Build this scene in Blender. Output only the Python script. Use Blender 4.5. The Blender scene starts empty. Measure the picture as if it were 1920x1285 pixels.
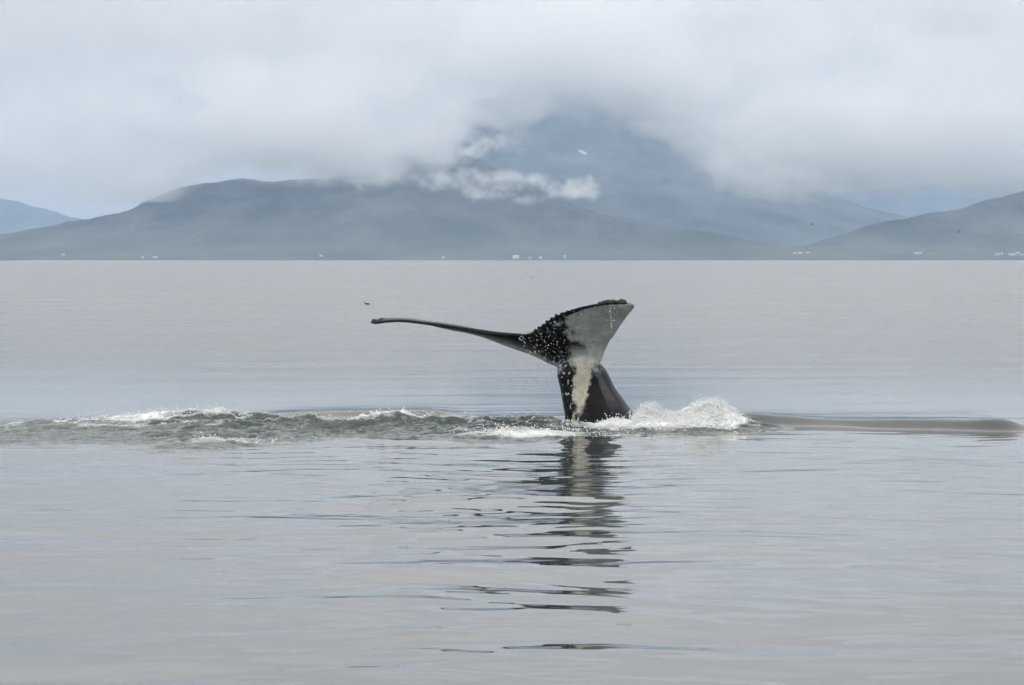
import bpy, bmesh, math, random
import numpy as np
from mathutils import Vector, kdtree

random.seed(7); RNG = np.random.default_rng(7)
S = bpy.context.scene
COL = S.collection
PI = math.pi

# ------------------------------------------------------------------ camera, sky, sun, exposure
F = 100.0 / 36.0 * 1920.0          # focal length in photo pixels
HC = 2.6                            # height of the lens over the sea
HORIZON = 486.0
PITCH = math.atan((642.5 - HORIZON) / F)
cam = bpy.data.cameras.new('camera'); cam.lens = 100; cam.sensor_width = 36
cam.clip_start = 0.5; cam.clip_end = 60000
co = bpy.data.objects.new('camera', cam); COL.objects.link(co)
co.location = (0, 0, HC); co.rotation_euler = (PI / 2 - PITCH, 0, 0)
cam.dof.use_dof = True; cam.dof.focus_distance = 44.0; cam.dof.aperture_fstop = 11
S.camera = co

SUN_EL, SUN_AZ = math.radians(50), math.radians(205)   # azimuth clockwise from +Y: behind the boat, a little to the left
w = bpy.data.worlds.new('World'); S.world = w; w.use_nodes = True
nt = w.node_tree; nt.nodes.clear()
def N(nt, t, **kw):
    n = nt.nodes.new(t)
    for k, v in kw.items(): setattr(n, k, v)
    return n
def L(nt, a, b): nt.links.new(a, b)
wo = N(nt, 'ShaderNodeOutputWorld'); bg = N(nt, 'ShaderNodeBackground')
sky = N(nt, 'ShaderNodeTexSky', sky_type='NISHITA'); sky.sun_disc = False
sky.sun_elevation = SUN_EL; sky.sun_rotation = SUN_AZ
tc = N(nt, 'ShaderNodeTexCoord'); sep = N(nt, 'ShaderNodeSeparateXYZ'); L(nt, tc.outputs['Generated'], sep.inputs[0])
ramp = N(nt, 'ShaderNodeValToRGB'); L(nt, sep.outputs['Z'], ramp.inputs[0])
SKYSTOPS = [(0.0, (0.70, 0.64, 0.58)), (0.03, (0.77, 0.68, 0.60)), (0.055, (0.80, 0.66, 0.53)), (0.10, (0.87, 0.735, 0.61)),
            (0.20, (1.39, 1.335, 1.26)), (0.7, (1.85, 1.805, 1.73))]
els = ramp.color_ramp.elements
while len(els) < len(SKYSTOPS): els.new(0.5)
for e, (p, c) in zip(els, SKYSTOPS): e.position = p; e.color = (*c, 1)
mp = N(nt, 'ShaderNodeMapping'); L(nt, tc.outputs['Generated'], mp.inputs['Vector']); mp.inputs['Scale'].default_value = (5, 5, 16)
mp.inputs['Location'].default_value = (3.1, 0, 1.0)
no = N(nt, 'ShaderNodeTexNoise'); L(nt, mp.outputs[0], no.inputs['Vector']); no.inputs['Scale'].default_value = 1.0
no.inputs['Detail'].default_value = 3; no.inputs['Roughness'].default_value = 0.45
mr = N(nt, 'ShaderNodeMapRange'); L(nt, no.outputs['Fac'], mr.inputs[0])
mr.inputs[1].default_value = 0.25; mr.inputs[2].default_value = 0.75; mr.inputs[3].default_value = 9.4; mr.inputs[4].default_value = 10.6
vm = N(nt, 'ShaderNodeVectorMath', operation='SCALE'); L(nt, ramp.outputs[0], vm.inputs[0]); L(nt, mr.outputs[0], vm.inputs['Scale'])
mx = N(nt, 'ShaderNodeMix', data_type='RGBA'); mx.inputs[0].default_value = 0.90
L(nt, sky.outputs[0], mx.inputs[6]); L(nt, vm.outputs[0], mx.inputs[7])
L(nt, mx.outputs[2], bg.inputs['Color']); bg.inputs['Strength'].default_value = 0.10
L(nt, bg.outputs[0], wo.inputs[0])

sl = bpy.data.lights.new('sun', 'SUN'); sl.energy = 1.15; sl.angle = math.radians(40); sl.color = (1, 0.89, 0.76)
so = bpy.data.objects.new('sun', sl); COL.objects.link(so)
so.rotation_euler = (PI / 2 - SUN_EL, 0, math.radians(180) - SUN_AZ)
S.view_settings.view_transform = 'Standard'; S.view_settings.look = 'None'
S.view_settings.exposure = 0.06; S.view_settings.gamma = 1; S.view_settings.use_curve_mapping = False
cy = S.cycles
S.render.engine = 'CYCLES'
cy.use_denoising = True
try: cy.denoiser = 'OPENIMAGEDENOISE'; cy.denoising_input_passes = 'RGB_ALBEDO_NORMAL'
except Exception: pass
cy.max_bounces = 16; cy.diffuse_bounces = 2; cy.glossy_bounces = 3; cy.transmission_bounces = 3; cy.volume_bounces = 14
cy.volume_step_rate = 1.6; cy.volume_max_steps = 256
cy.caustics_reflective = False; cy.caustics_refractive = False
cy.sample_clamp_indirect = 4
cy.use_adaptive_sampling = True; cy.adaptive_threshold = 0.035; cy.adaptive_min_samples = 20

# ------------------------------------------------------------------ helpers
CP, SP = math.cos(PITCH), math.sin(PITCH)
def W(px, py, d):
    """the point at depth d (metres ahead) that the photo shows at pixel px, py"""
    u = (px - 960.0) / F; v = -(py - 642.5) / F
    y = CP + SP * v; z = -SP + CP * v
    return Vector((u / y * d, d, HC + z / y * d))
def sea_depth(py): return HC * F / (py - HORIZON)

def tag(o, label=None, cat=None, group=None, kind=None):
    if label: o['label'] = label
    if cat: o['category'] = cat
    if group: o['group'] = group
    if kind: o['kind'] = kind
    return o
def mesh_obj(name, verts, faces, mat=None, parent=None, smooth=True, loc=(0, 0, 0)):
    me = bpy.data.meshes.new(name)
    me.from_pydata([tuple(v) for v in verts], [], faces)
    if mat: me.materials.append(mat)
    if smooth: me.polygons.foreach_set('use_smooth', [True] * len(me.polygons))
    me.update()
    o = bpy.data.objects.new(name, me); COL.objects.link(o); o.location = loc
    if parent: o.parent = parent
    return o
def np_mesh(name, V, Q, mat=None, smooth=True):
    """V (n,3) and Q (m,4 or 3) arrays to a mesh datablock"""
    k = Q.shape[1]
    me = bpy.data.meshes.new(name)
    me.vertices.add(len(V)); me.vertices.foreach_set('co', V.astype(np.float32).ravel())
    me.loops.add(Q.size); me.loops.foreach_set('vertex_index', Q.astype(np.int32).ravel())
    me.polygons.add(len(Q)); me.polygons.foreach_set('loop_start', np.arange(0, Q.size, k, dtype=np.int32))
    me.polygons.foreach_set('loop_total', np.full(len(Q), k, dtype=np.int32))
    me.polygons.foreach_set('use_smooth', np.full(len(Q), smooth, dtype=bool))
    me.update(calc_edges=True)
    if mat: me.materials.append(mat)
    return me
def link(name, me, parent=None, loc=(0, 0, 0)):
    o = bpy.data.objects.new(name, me); COL.objects.link(o); o.location = loc
    if parent: o.parent = parent
    return o
def grid_quads(nx, ny):
    i = np.arange(nx - 1)[None, :] + np.arange(ny - 1)[:, None] * nx
    i = i.ravel()
    return np.stack([i, i + 1, i + nx + 1, i + nx], 1)
# gradient noise in numpy
_P = np.random.default_rng(11).permutation(4096).astype(np.int64)
_G = np.random.default_rng(12).uniform(0, 2 * PI, 4096); _GX, _GY = np.cos(_G), np.sin(_G)
def pnoise(x, y, seed=0):
    xi = np.floor(x).astype(np.int64); yi = np.floor(y).astype(np.int64); xf = x - xi; yf = y - yi
    u = xf * xf * xf * (xf * (xf * 6 - 15) + 10); v = yf * yf * yf * (yf * (yf * 6 - 15) + 10)
    def g(ix, iy, dx, dy):
        h = _P[(_P[(ix + seed * 131) & 4095] + iy) & 4095]
        return _GX[h] * dx + _GY[h] * dy
    a = g(xi, yi, xf, yf); b = g(xi + 1, yi, xf - 1, yf); c = g(xi, yi + 1, xf, yf - 1); d = g(xi + 1, yi + 1, xf - 1, yf - 1)
    return (a + u * (b - a)) * (1 - v) + (c + u * (d - c)) * v
def fbm(x, y, oct=4, seed=0, gain=0.5, lac=2.03):
    r = 0; a = 1
    for k in range(oct):
        r = r + a * pnoise(x, y, seed + k); a *= gain; x = x * lac + 3.1; y = y * lac + 1.7
    return r
def ridged(x, y, oct=4, seed=0):
    r = 0; a = 1
    for k in range(oct):
        r = r + a * (1 - 2 * np.abs(pnoise(x, y, seed + k))); a *= 0.5; x = x * 2.1 + 5; y = y * 2.1 + 2
    return r
def sstep(a, b, x):
    t = np.clip((x - a) / (b - a), 0, 1); return t * t * (3 - 2 * t)
def bump_(x, a, b, c, d): return sstep(a, b, x) * (1 - sstep(c, d, x))

# ------------------------------------------------------------------ materials
def new_mat(name):
    m = bpy.data.materials.new(name); m.use_nodes = True
    return m, m.node_tree, m.node_tree.nodes['Principled BSDF']
def simple_mat(name, col, rough=0.6, spec=0.5, var=0.15, scale=3.0, metal=0):
    m, t, b = new_mat(name)
    b.inputs['Roughness'].default_value = rough; b.inputs['Specular IOR Level'].default_value = spec
    b.inputs['Metallic'].default_value = metal
    n = N(t, 'ShaderNodeTexNoise'); n.inputs['Scale'].default_value = scale; n.inputs['Detail'].default_value = 4
    c = N(t, 'ShaderNodeTexCoord'); L(t, c.outputs['Object'], n.inputs['Vector'])
    r = N(t, 'ShaderNodeValToRGB'); L(t, n.outputs['Fac'], r.inputs[0])
    r.color_ramp.elements[0].position = 0.3; r.color_ramp.elements[1].position = 0.7
    r.color_ramp.elements[0].color = (*[x * (1 - var) for x in col], 1)
    r.color_ramp.elements[1].color = (*[min(1, x * (1 + var)) for x in col], 1)
    L(t, r.outputs[0], b.inputs['Base Color'])
    return m

# ------------------------------------------------------------------ terrain
def terrain_mat():
    m, t, b = new_mat('moorland')
    b.inputs['Roughness'].default_value = 0.95; b.inputs['Specular IOR Level'].default_value = 0.1
    g = N(t, 'ShaderNodeNewGeometry'); sp = N(t, 'ShaderNodeSeparateXYZ'); L(t, g.outputs['Position'], sp.inputs[0])
    n = N(t, 'ShaderNodeTexNoise'); n.inputs['Scale'].default_value = 0.0032; n.inputs['Detail'].default_value = 8; n.inputs['Roughness'].default_value = 0.66
    mpn = N(t, 'ShaderNodeMapping'); L(t, g.outputs['Position'], mpn.inputs[0]); mpn.inputs['Scale'].default_value = (1.0, 0.3, 1.8)
    L(t, mpn.outputs[0], n.inputs['Vector'])
    r = N(t, 'ShaderNodeValToRGB'); e = r.color_ramp.elements
    e[0].position = 0.38; e[0].color = (0.003, 0.005, 0.006, 1); e[1].position = 0.68; e[1].color = (0.11, 0.112, 0.11, 1)  # upper rock; its strong tonal contrast stands in for shading of the folds
    L(t, n.outputs['Fac'], r.inputs[0])
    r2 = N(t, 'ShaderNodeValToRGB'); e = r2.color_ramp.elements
    e[0].position = 0.35; e[0].color = (0.055, 0.066, 0.058, 1); e[1].position = 0.65; e[1].color = (0.115, 0.125, 0.10, 1)  # green low land, paled in the colour to imitate mist along the shore
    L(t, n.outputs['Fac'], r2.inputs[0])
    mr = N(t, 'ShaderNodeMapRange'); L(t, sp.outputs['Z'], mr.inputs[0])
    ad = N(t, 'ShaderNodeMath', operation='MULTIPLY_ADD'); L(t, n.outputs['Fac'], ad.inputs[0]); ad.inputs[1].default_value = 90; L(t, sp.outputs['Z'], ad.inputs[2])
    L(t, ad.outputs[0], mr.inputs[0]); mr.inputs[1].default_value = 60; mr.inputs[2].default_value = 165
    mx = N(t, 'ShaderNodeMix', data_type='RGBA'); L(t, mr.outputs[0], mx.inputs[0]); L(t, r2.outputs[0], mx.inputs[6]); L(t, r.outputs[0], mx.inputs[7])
    L(t, mx.outputs[2], b.inputs['Base Color'])
    return m
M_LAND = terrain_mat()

def hill(name, prof, d0, d1, d2, seed, nx=420, ny=110, relief=0.16, pw=1.3, gscale=260.0, clouds_top=None):
    """a hill whose crest stands d1 ahead, rising from a foot at d0 and falling again to d2"""
    px = np.array([p[0] for p in prof], float); py = np.array([p[1] for p in prof], float)
    X = (px - 960) / F * d1; H = (HORIZON - py) / F * d1 + HC
    xs = np.linspace(X[0], X[-1], nx)
    hs = np.interp(xs, X, H)
    k = np.hanning(9); k /= k.sum(); hs = np.convolve(np.pad(hs, 4, 'edge'), k, 'valid')
    t1 = np.linspace(0, 1, int(ny * 0.72)); t2 = np.linspace(0, 1, ny - len(t1) + 1)[1:]
    ys = np.concatenate([d0 + (d1 - d0) * t1, d1 + (d2 - d1) * t2])
    sh = np.concatenate([t1 ** pw, (1 - t2) ** 1.5])
    XX, YY = np.meshgrid(xs, ys)
    warp = fbm(XX / 900, YY / 900, 3, seed + 30) * 160
    r = ridged((XX + warp) / gscale, YY / (gscale * 2.6), 5, seed)          # gullies run downhill
    r2 = fbm(XX / 90, YY / 120, 4, seed + 9)
    edge = np.minimum(1, np.minimum(XX - xs[0], xs[-1] - XX) / 400 + 0.0)[...]
    Hh = hs[None, :] * sh[:, None]
    body = (sh * (1 - 0.9 * sh ** 6))[:, None]
    Z = Hh * (1 + relief * (r - 0.9) * body * 1.6) + r2 * 5 * np.minimum(1, Hh / 60) + fbm(XX / 40, YY / 40, 3, seed + 3) * 1.6 * np.minimum(1, Hh / 30)
    Z = Z * np.clip(edge, 0, 1) ** 0.7 - 3.0
    V = np.stack([XX, YY, Z], -1).reshape(-1, 3)
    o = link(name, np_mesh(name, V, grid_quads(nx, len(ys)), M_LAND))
    tag(o, kind='structure')
    def height(x, y):
        i = np.clip(np.searchsorted(xs, x), 1, nx - 1); j = int(np.clip(np.searchsorted(ys, y), 1, len(ys) - 1))
        fx = (x - xs[i - 1]) / (xs[i] - xs[i - 1]); fy = (y - ys[j - 1]) / (ys[j] - ys[j - 1])
        return float((Z[j - 1, i - 1] * (1 - fx) + Z[j - 1, i] * fx) * (1 - fy) + (Z[j, i - 1] * (1 - fx) + Z[j, i] * fx) * fy)
    return o, height

_, coast_h = hill('coastal_plain', [(-2600, 480), (-900, 470), (-200, 463), (200, 462), (500, 458), (800, 460), (1000, 462), (1200, 458), (1500, 462), (1750, 458), (2000, 462), (2800, 468), (4200, 480)],
     7000, 8300, 9300, 3, nx=700, ny=80, relief=0.05, pw=1.0, gscale=420)
hill('mountain', [(-1500, 470), (-500, 458), (0, 440), (60, 432), (130, 419), (180, 409), (225, 397), (258, 394), (270, 387), (300, 369), (335, 352), (350, 350), (400, 344),
     (430, 337), (470, 336), (520, 342), (560, 336), (610, 338), (640, 332), (690, 314), (750, 290), (800, 282), (860, 288), (920, 308), (980, 338), (1040, 366), (1110, 396), (1210, 432), (1320, 462), (1420, 480)],
     7800, 9600, 11200, 5, relief=0.20, gscale=330)
hill('mountain', [(200, 480), (420, 420), (600, 345), (760, 262), (830, 222), (900, 190), (960, 172), (1030, 160), (1060, 158), (1110, 166), (1180, 184), (1240, 206), (1300, 232),
     (1380, 275), (1460, 320), (1540, 360), (1630, 393), (1710, 412), (1850, 430), (2100, 450), (2500, 475)],
     10500, 15200, 17500, 8, nx=480, ny=130, relief=0.12, pw=1.2, gscale=520)
hill('hill', [(780, 478), (860, 442), (900, 424), (950, 403), (1000, 396), (1050, 391), (1100, 397), (1150, 404), (1210, 414), (1270, 428), (1350, 438), (1450, 446), (1600, 470)],
     7700, 8700, 9500, 13, relief=0.22, gscale=200)
hill('hill', [(1380, 470), (1480, 448), (1560, 436), (1620, 425), (1680, 412), (1740, 401), (1800, 392), (1830, 380), (1870, 371), (1920, 359), (1990, 338), (2100, 315), (2400, 290), (2900, 330), (3500, 440)],
     7600, 8900, 10500, 17, relief=0.14, gscale=300)
hill('distant_mountain', [(-1600, 440), (-900, 370), (-500, 340), (-250, 352), (-100, 366), (0, 372), (30, 376), (60, 386), (90, 394), (125, 404), (160, 412), (300, 430), (520, 470)],
     18500, 20500, 22000, 21, relief=0.16, gscale=420)
hill('distant_mountain', [(1200, 450), (1400, 400), (1550, 366), (1650, 352), (1780, 344), (1850, 340), (1960, 336), (2200, 330), (2600, 400), (3000, 470)],
     18500, 20500, 22000, 25, relief=0.12, gscale=420)

# ------------------------------------------------------------------ the sea
def axis(dense, lo, hi, grow=1.13):
    a = list(dense); s = a[1] - a[0]; s2 = a[-1] - a[-2]
    left = []; x = a[0]
    while x > lo: s *= grow; x -= s; left.append(x)
    right = []; x = a[-1]
    while x < hi: s2 *= grow; x += s2; right.append(x)
    return np.array(left[::-1] + a + right)
xs = axis(np.arange(-12.0, 12.0, 0.04), -16000, 16000)
yd = np.concatenate([np.arange(13, 38.5, 0.05), np.arange(38.5, 49, 0.035), np.arange(49, 66, 0.07)])
ys = axis(yd, -1500, 18500)
NX, NY = len(xs), len(ys)
dxs = np.gradient(xs); dys = np.gradient(ys)
XX, YY = np.meshgrid(xs, ys)
SPC = np.maximum(np.abs(dxs)[None, :], 0) * np.ones((NY, 1)); SPY = np.abs(dys)[:, None] * np.ones((1, NX))
Z = np.zeros_like(XX)
rw = np.random.default_rng(5)
comps = []
for lam, sl_, n, spread in ((5.0, 0.009, 6, 0.45), (2.8, 0.0145, 9, 0.42), (1.5, 0.016, 9, 0.35), (0.85, 0.019, 12, 0.4), (0.5, 0.016, 14, 0.45), (0.33, 0.009, 12, 0.5)):
    for k in range(n):
        l = lam * rw.uniform(0.75, 1.3); th = rw.normal(0, spread) + PI / 2 + 0.06
        comps.append((l, th, sl_ * math.sqrt(2.0 / n) * l / (2 * PI), rw.uniform(0, 2 * PI)))
wx = XX + fbm(XX / 6, YY / 6, 2, 40) * 0.8; wy = YY + fbm(XX / 5, YY / 9, 2, 45) * 0.9
patch = (0.8 + 0.55 * fbm(XX / 7, YY / 14, 2, 50)) * (0.5 + 0.6 * np.exp(-((XX - 0.3) / 2.0) ** 2))     # livelier where the whale stirred the sea
for l, th, a, ph in comps:
    kx, ky = math.cos(th) * 2 * PI / l, math.sin(th) * 2 * PI / l
    fade = (1 - sstep(0.14, 0.3, SPC * abs(math.cos(th)) / l)) * (1 - sstep(0.14, 0.3, SPY * abs(math.sin(th)) / l))
    Z += a * fade * np.sin(kx * wx + ky * wy + ph)
Z *= patch * (1 - 0.86 * sstep(43, 50, YY))
near = np.clip(1 - np.abs(YY - 40) / 60, 0, 1)
# the swell the tail pushed up, right of it: steep smooth face towards the boat
pxs = XX / 45.0 * F + 960
def lerp(pts, x):
    r = 0
    for o_, w_ in ((-26, .1), (-13, .22), (0, .36), (13, .22), (26, .1)): r = r + w_ * np.interp(x + o_, [p[0] for p in pts], [p[1] for p in pts])
    return r
CREST = [(1330, 781), (1370, 778), (1430, 777), (1480, 780), (1530, 785), (1600, 787), (1660, 786), (1720, 786), (1780, 788), (1830, 785), (1858, 787), (1885, 794), (1908, 803), (1930, 809)]
FOOT = [(1330, 800), (1370, 800), (1430, 800), (1480, 799), (1560, 800), (1620, 804), (1680, 805), (1740, 806), (1790, 808), (1840, 810), (1880, 809.5), (1930, 809)]
def swell(crest, foot, width, back, seed):
    c = lerp(crest, pxs); f = lerp(foot, pxs)
    on = sstep(crest[0][0] - 60, crest[0][0] + 10, pxs) * (1 - sstep(crest[-1][0] - 75, crest[-1][0] + 15, pxs))
    width = width * (0.7 + 0.3 * np.clip((f - c) / 16.0, 0, 1.15))
    yf = HC * F / (f - HORIZON); yc = yf + width
    hh = HC - (c - HORIZON) * yc / F
    t = (YY - yf) / width
    face = np.clip(t, 0, 1); face = face ** 1.25 * (1 - 0.18 * face ** 4) / 0.82
    bk = np.exp(-np.clip(t - 1, 0, 50) * width / back)
    return np.where(t < 1, face, bk) * hh * on
Z += swell(CREST, FOOT, 0.38, 1.6, 0)
Z += swell([(450, 781), (520, 775), (620, 772), (760, 770), (840, 770), (870, 774)], [(450, 784), (520, 784), (760, 783), (840, 783), (870, 780)], 0.4, 1.6, 0)
# churned ridge, from the left edge of the frame to the tail
TOPL = [(-260, 806), (-60, 803), (0, 797), (40, 790), (80, 784), (120, 786), (165, 783), (200, 787), (240, 785), (290, 783), (360, 776), (410, 778), (460, 787), (560, 788), (640, 789), (700, 787), (740, 784), (800, 792), (860, 782), (940, 779), (1040, 780), (1080, 788), (1120, 793), (1190, 788), (1260, 784), (1330, 785), (1400, 792), (1450, 801), (1500, 806)]
BOTL = [(-260, 826), (0, 834), (120, 832), (260, 829), (360, 840), (440, 842), (560, 834), (640, 823), (760, 820), (860, 824), (950, 828), (1060, 826), (1130, 817), (1230, 811), (1340, 812), (1420, 810), (1460, 808), (1500, 806)]
pxm = XX / 43.5 * F + 960
ty = lerp(TOPL, pxm); by = lerp(BOTL, pxm)
yfr = HC * F / (by - HORIZON)                                   # front foot
ycr = np.maximum(yfr + 0.8, 43.9 + 0.5 * pnoise(XX / 1.7, XX * 0, 61))
hcr = np.clip(HC - (ty - HORIZON) * ycr / F, 0.0, 0.5)
on = sstep(-260, -120, pxm) * (1 - sstep(1430, 1500, pxm))
t = (YY - yfr) / (ycr - yfr)
prof = np.where(t < 1, np.clip(t, 0, 1) ** 1.2, np.exp(-np.clip(t - 1, 0, 50) * (ycr - yfr) / 0.8))
inb = sstep(-0.25, 0.15, t + 0.25 * fbm(XX * 1.3, YY * 1.3, 3, 71)) * (1 - sstep(1.0, 1.9, t)) * on      # churned zone
# braided chop: long slanting tongues of water with sharp crests, plus fine chatter
sx = XX * 0.9 + (YY - 44) * 0.55; sy = (YY - 44) * 1.5 - XX * 0.12
br = 1 - np.abs(fbm(sx * 0.75, sy * 1.0, 4, 80)) * 3.2
ch = fbm(XX * 2.1 + YY * 0.5, YY * 3.2, 4, 90)
fine = fbm(XX * 9, YY * 6, 3, 97)
calm = 0.35 + 0.65 * sstep(150, 420, pxm) * (1 - 0.35 * sstep(760, 860, pxm))
Z += prof * hcr * on * 0.72
Z += inb * calm * (0.075 * br + 0.095 * ch + 0.045 * fine) * (0.35 + 0.65 * prof)
# hillock tongue at 700..790 in front of the ridge
def mound(px, py, rx, ry, h):
    d = sea_depth(py); x0 = (px - 960) / F * d
    return h * np.exp(-((XX - x0) / rx) ** 2 - ((YY - d) / ry) ** 2)
hm = mound(745, 806, 0.75, 0.6, 0.13) + mound(350, 800, 1.1, 0.8, 0.10) + mound(620, 800, 1.5, 0.5, 0.05)
Z += hm * (0.9 + 0.5 * fbm(XX * 2.6, YY * 2.6, 3, 101))
# the splash right of the tail stands on a heap of aerated water
def heap_top(px):   # photo row of the splash outline
    return np.interp(px, [1188, 1200, 1222, 1240, 1262, 1285, 1300, 1320, 1345, 1365, 1385, 1400, 1430, 1450], [772, 764, 757, 764, 770, 764, 757, 752, 752, 760, 775, 786, 796, 803])
pxh = XX / 43.9 * F + 960
hz_ = np.clip(HC - (heap_top(pxh) - HORIZON) * 43.9 / F, 0, 1) * 0.86 * bump_(pxh, 1180, 1200, 1370, 1430) * np.exp(-((YY - 43.9) / 0.42) ** 2)
Z += hz_ * np.clip(0.45 + 0.75 * fbm(XX * 4, YY * 4, 4, 300) + 0.3 * pnoise(XX * 14, YY * 9, 305), 0.0, 0.75)
heapfoam = np.clip(hz_ * 9, 0, 1)
# boil under the tail: a smooth apron in front of it that mirrors it in one piece
Z += mound(1110, 826, 0.9, 1.3, 0.035)
# foam cover
def foam_at(px, py, rx, ry, s=1.0):
    d = sea_depth(py); x0 = (px - 960) / F * d
    return s * np.exp(-((XX - x0) / rx) ** 2 - ((YY - d) / ry) ** 2)
foam = inb * (0.10 + 0.42 * np.clip(br, 0, 1) ** 3 * prof)
foam += foam_at(290, 796, 1.0, 1.5, 0.5) + foam_at(390, 788, 1.1, 1.5, 0.5) + foam_at(740, 800, 0.65, 0.9, 0.55) + foam_at(560, 786, 1.6, 0.8, 0.25) + foam_at(120, 792, 0.9, 1.0, 0.15)
foam += foam_at(940, 786, 1.5, 1.0, 0.35) + foam_at(1262, 797, 0.65, 1.1, 1.0) + foam_at(1150, 804, 0.7, 0.7, 0.5) + foam_at(1010, 822, 0.9, 0.45, 0.45)
foam += foam_at(470, 832, 1.6, 0.35, 0.35) + foam_at(960, 818, 1.2, 0.5, 0.3)
foam = np.clip(foam * sstep(-0.5, 0.15, t) * (1 - sstep(1.2, 2.6, t)) + heapfoam * 0.9, 0, 1.3)
churn = np.clip(inb, 0, 1)
WATER_Z = Z
V = np.stack([XX, YY, Z], -1).reshape(-1, 3)

def water_mat():
    m, t, b = new_mat('sea_water')
    out = t.nodes['Material Output']
    g = N(t, 'ShaderNodeNewGeometry'); sp = N(t, 'ShaderNodeSeparateXYZ'); L(t, g.outputs['Position'], sp.inputs[0])
    fa = N(t, 'ShaderNodeAttribute', attribute_name='foam'); cu = N(t, 'ShaderNodeAttribute', attribute_name='churn')
    b.inputs['IOR'].default_value = 1.333
    # body colour of the sea, greener where it is churned up with air
    mb = N(t, 'ShaderNodeMix', data_type='RGBA'); L(t, cu.outputs['Fac'], mb.inputs[0])
    mb.inputs[6].default_value = (0.045, 0.052, 0.055, 1); mb.inputs[7].default_value = (0.045, 0.066, 0.064, 1)
    L(t, mb.outputs[2], b.inputs['Base Color'])
    # ripples too small for the mesh
    def rip(scale, sx, sy, detail, rot=0.0):
        mpn = N(t, 'ShaderNodeMapping'); L(t, g.outputs['Position'], mpn.inputs[0]); mpn.inputs['Scale'].default_value = (sx, sy, 1)
        mpn.inputs['Rotation'].default_value = (0, 0, rot)
        n = N(t, 'ShaderNodeTexNoise'); n.inputs['Scale'].default_value = scale; n.inputs['Detail'].default_value = detail
        n.inputs['Roughness'].default_value = 0.5
        L(t, mpn.outputs[0], n.inputs['Vector']); return n
    # roughness: glassy slicks between long cat's paws, rougher out at sea
    rr = N(t, 'ShaderNodeMapRange'); L(t, sp.outputs['Y'], rr.inputs[0]); rr.inputs[1].default_value = 41; rr.inputs[2].default_value = 75
    rr.inputs[3].default_value = 0.02; rr.inputs[4].default_value = 0.20
    cp = rip(0.22, 0.30, 1.0, 5, 0.04); cr = N(t, 'ShaderNodeMapRange'); L(t, cp.outputs['Fac'], cr.inputs[0]); cr.inputs[1].default_value = 0.35; cr.inputs[2].default_value = 0.7
    cr.inputs[3].default_value = 0.88; cr.inputs[4].default_value = 1.15
    rm_ = N(t, 'ShaderNodeMath', operation='MULTIPLY'); L(t, rr.outputs[0], rm_.inputs[0]); L(t, cr.outputs[0], rm_.inputs[1]); L(t, rm_.outputs[0], b.inputs['Roughness'])
    far = N(t, 'ShaderNodeMapRange'); L(t, sp.outputs['Y'], far.inputs[0]); far.inputs[1].default_value = 55; far.inputs[2].default_value = 160
    n1 = rip(2.2, 0.35, 1.0, 2, 0.05); b1 = N(t, 'ShaderNodeBump'); b1.inputs['Distance'].default_value = 0.020; L(t, n1.outputs['Fac'], b1.inputs['Height'])
    b1.inputs['Strength'].default_value = 0.15
    n2 = rip(0.30, 0.35, 1.0, 4, -0.08); b2 = N(t, 'ShaderNodeBump'); b2.inputs['Distance'].default_value = 0.45; L(t, n2.outputs['Fac'], b2.inputs['Height'])
    L(t, far.outputs[0], b2.inputs['Strength']); L(t, b1.outputs[0], b2.inputs['Normal'])
    n3 = rip(7.0, 0.8, 1.0, 6); n3.inputs['Roughness'].default_value = 0.62; b3 = N(t, 'ShaderNodeBump'); b3.inputs['Distance'].default_value = 0.13; L(t, n3.outputs['Fac'], b3.inputs['Height'])
    L(t, cu.outputs['Fac'], b3.inputs['Strength']); L(t, b2.outputs[0], b3.inputs['Normal'])
    L(t, b3.outputs[0], b.inputs['Normal'])
    # foam
    fo = N(t, 'ShaderNodeBsdfPrincipled'); fo.inputs['Base Color'].default_value = (0.70, 0.73, 0.74, 1); fo.inputs['Roughness'].default_value = 0.8
    fn = rip(3.2, 0.8, 1.3, 8, 0.4); fn.inputs['Roughness'].default_value = 0.74
    sm = N(t, 'ShaderNodeMath', operation='ADD'); L(t, fa.outputs['Fac'], sm.inputs[0]); L(t, fn.outputs['Fac'], sm.inputs[1])
    mk = N(t, 'ShaderNodeMapRange'); L(t, sm.outputs[0], mk.inputs[0]); mk.inputs[1].default_value = 0.80; mk.inputs[2].default_value = 1.20; mk.inputs[4].default_value = 0.9
    mg = N(t, 'ShaderNodeMath', operation='MULTIPLY'); L(t, mk.outputs[0], mg.inputs[0])
    gt = N(t, 'ShaderNodeMath', operation='GREATER_THAN'); L(t, fa.outputs['Fac'], gt.inputs[0]); gt.inputs[1].default_value = 0.02; L(t, gt.outputs[0], mg.inputs[1])
    bf = N(t, 'ShaderNodeBump'); bf.inputs['Distance'].default_value = 0.05; L(t, fn.outputs['Fac'], bf.inputs['Height']); L(t, bf.outputs[0], fo.inputs['Normal'])
    ms = N(t, 'ShaderNodeMixShader'); L(t, mg.outputs[0], ms.inputs[0]); L(t, b.outputs[0], ms.inputs[1]); L(t, fo.outputs[0], ms.inputs[2])
    L(t, ms.outputs[0], out.inputs['Surface'])
    return m
M_WATER = water_mat()
me = np_mesh('water', V, grid_quads(NX, NY), M_WATER)
for nm, arr in (('foam', foam), ('churn', churn)):
    a = me.attributes.new(nm, 'FLOAT', 'POINT'); a.data.foreach_set('value', arr.ravel().astype(np.float32))
tag(link('water', me), kind='structure')
def water_z(x, y):
    i = int(np.clip(np.searchsorted(xs, x), 1, NX - 1)); j = int(np.clip(np.searchsorted(ys, y), 1, NY - 1))
    return float(WATER_Z[j, i])

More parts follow.
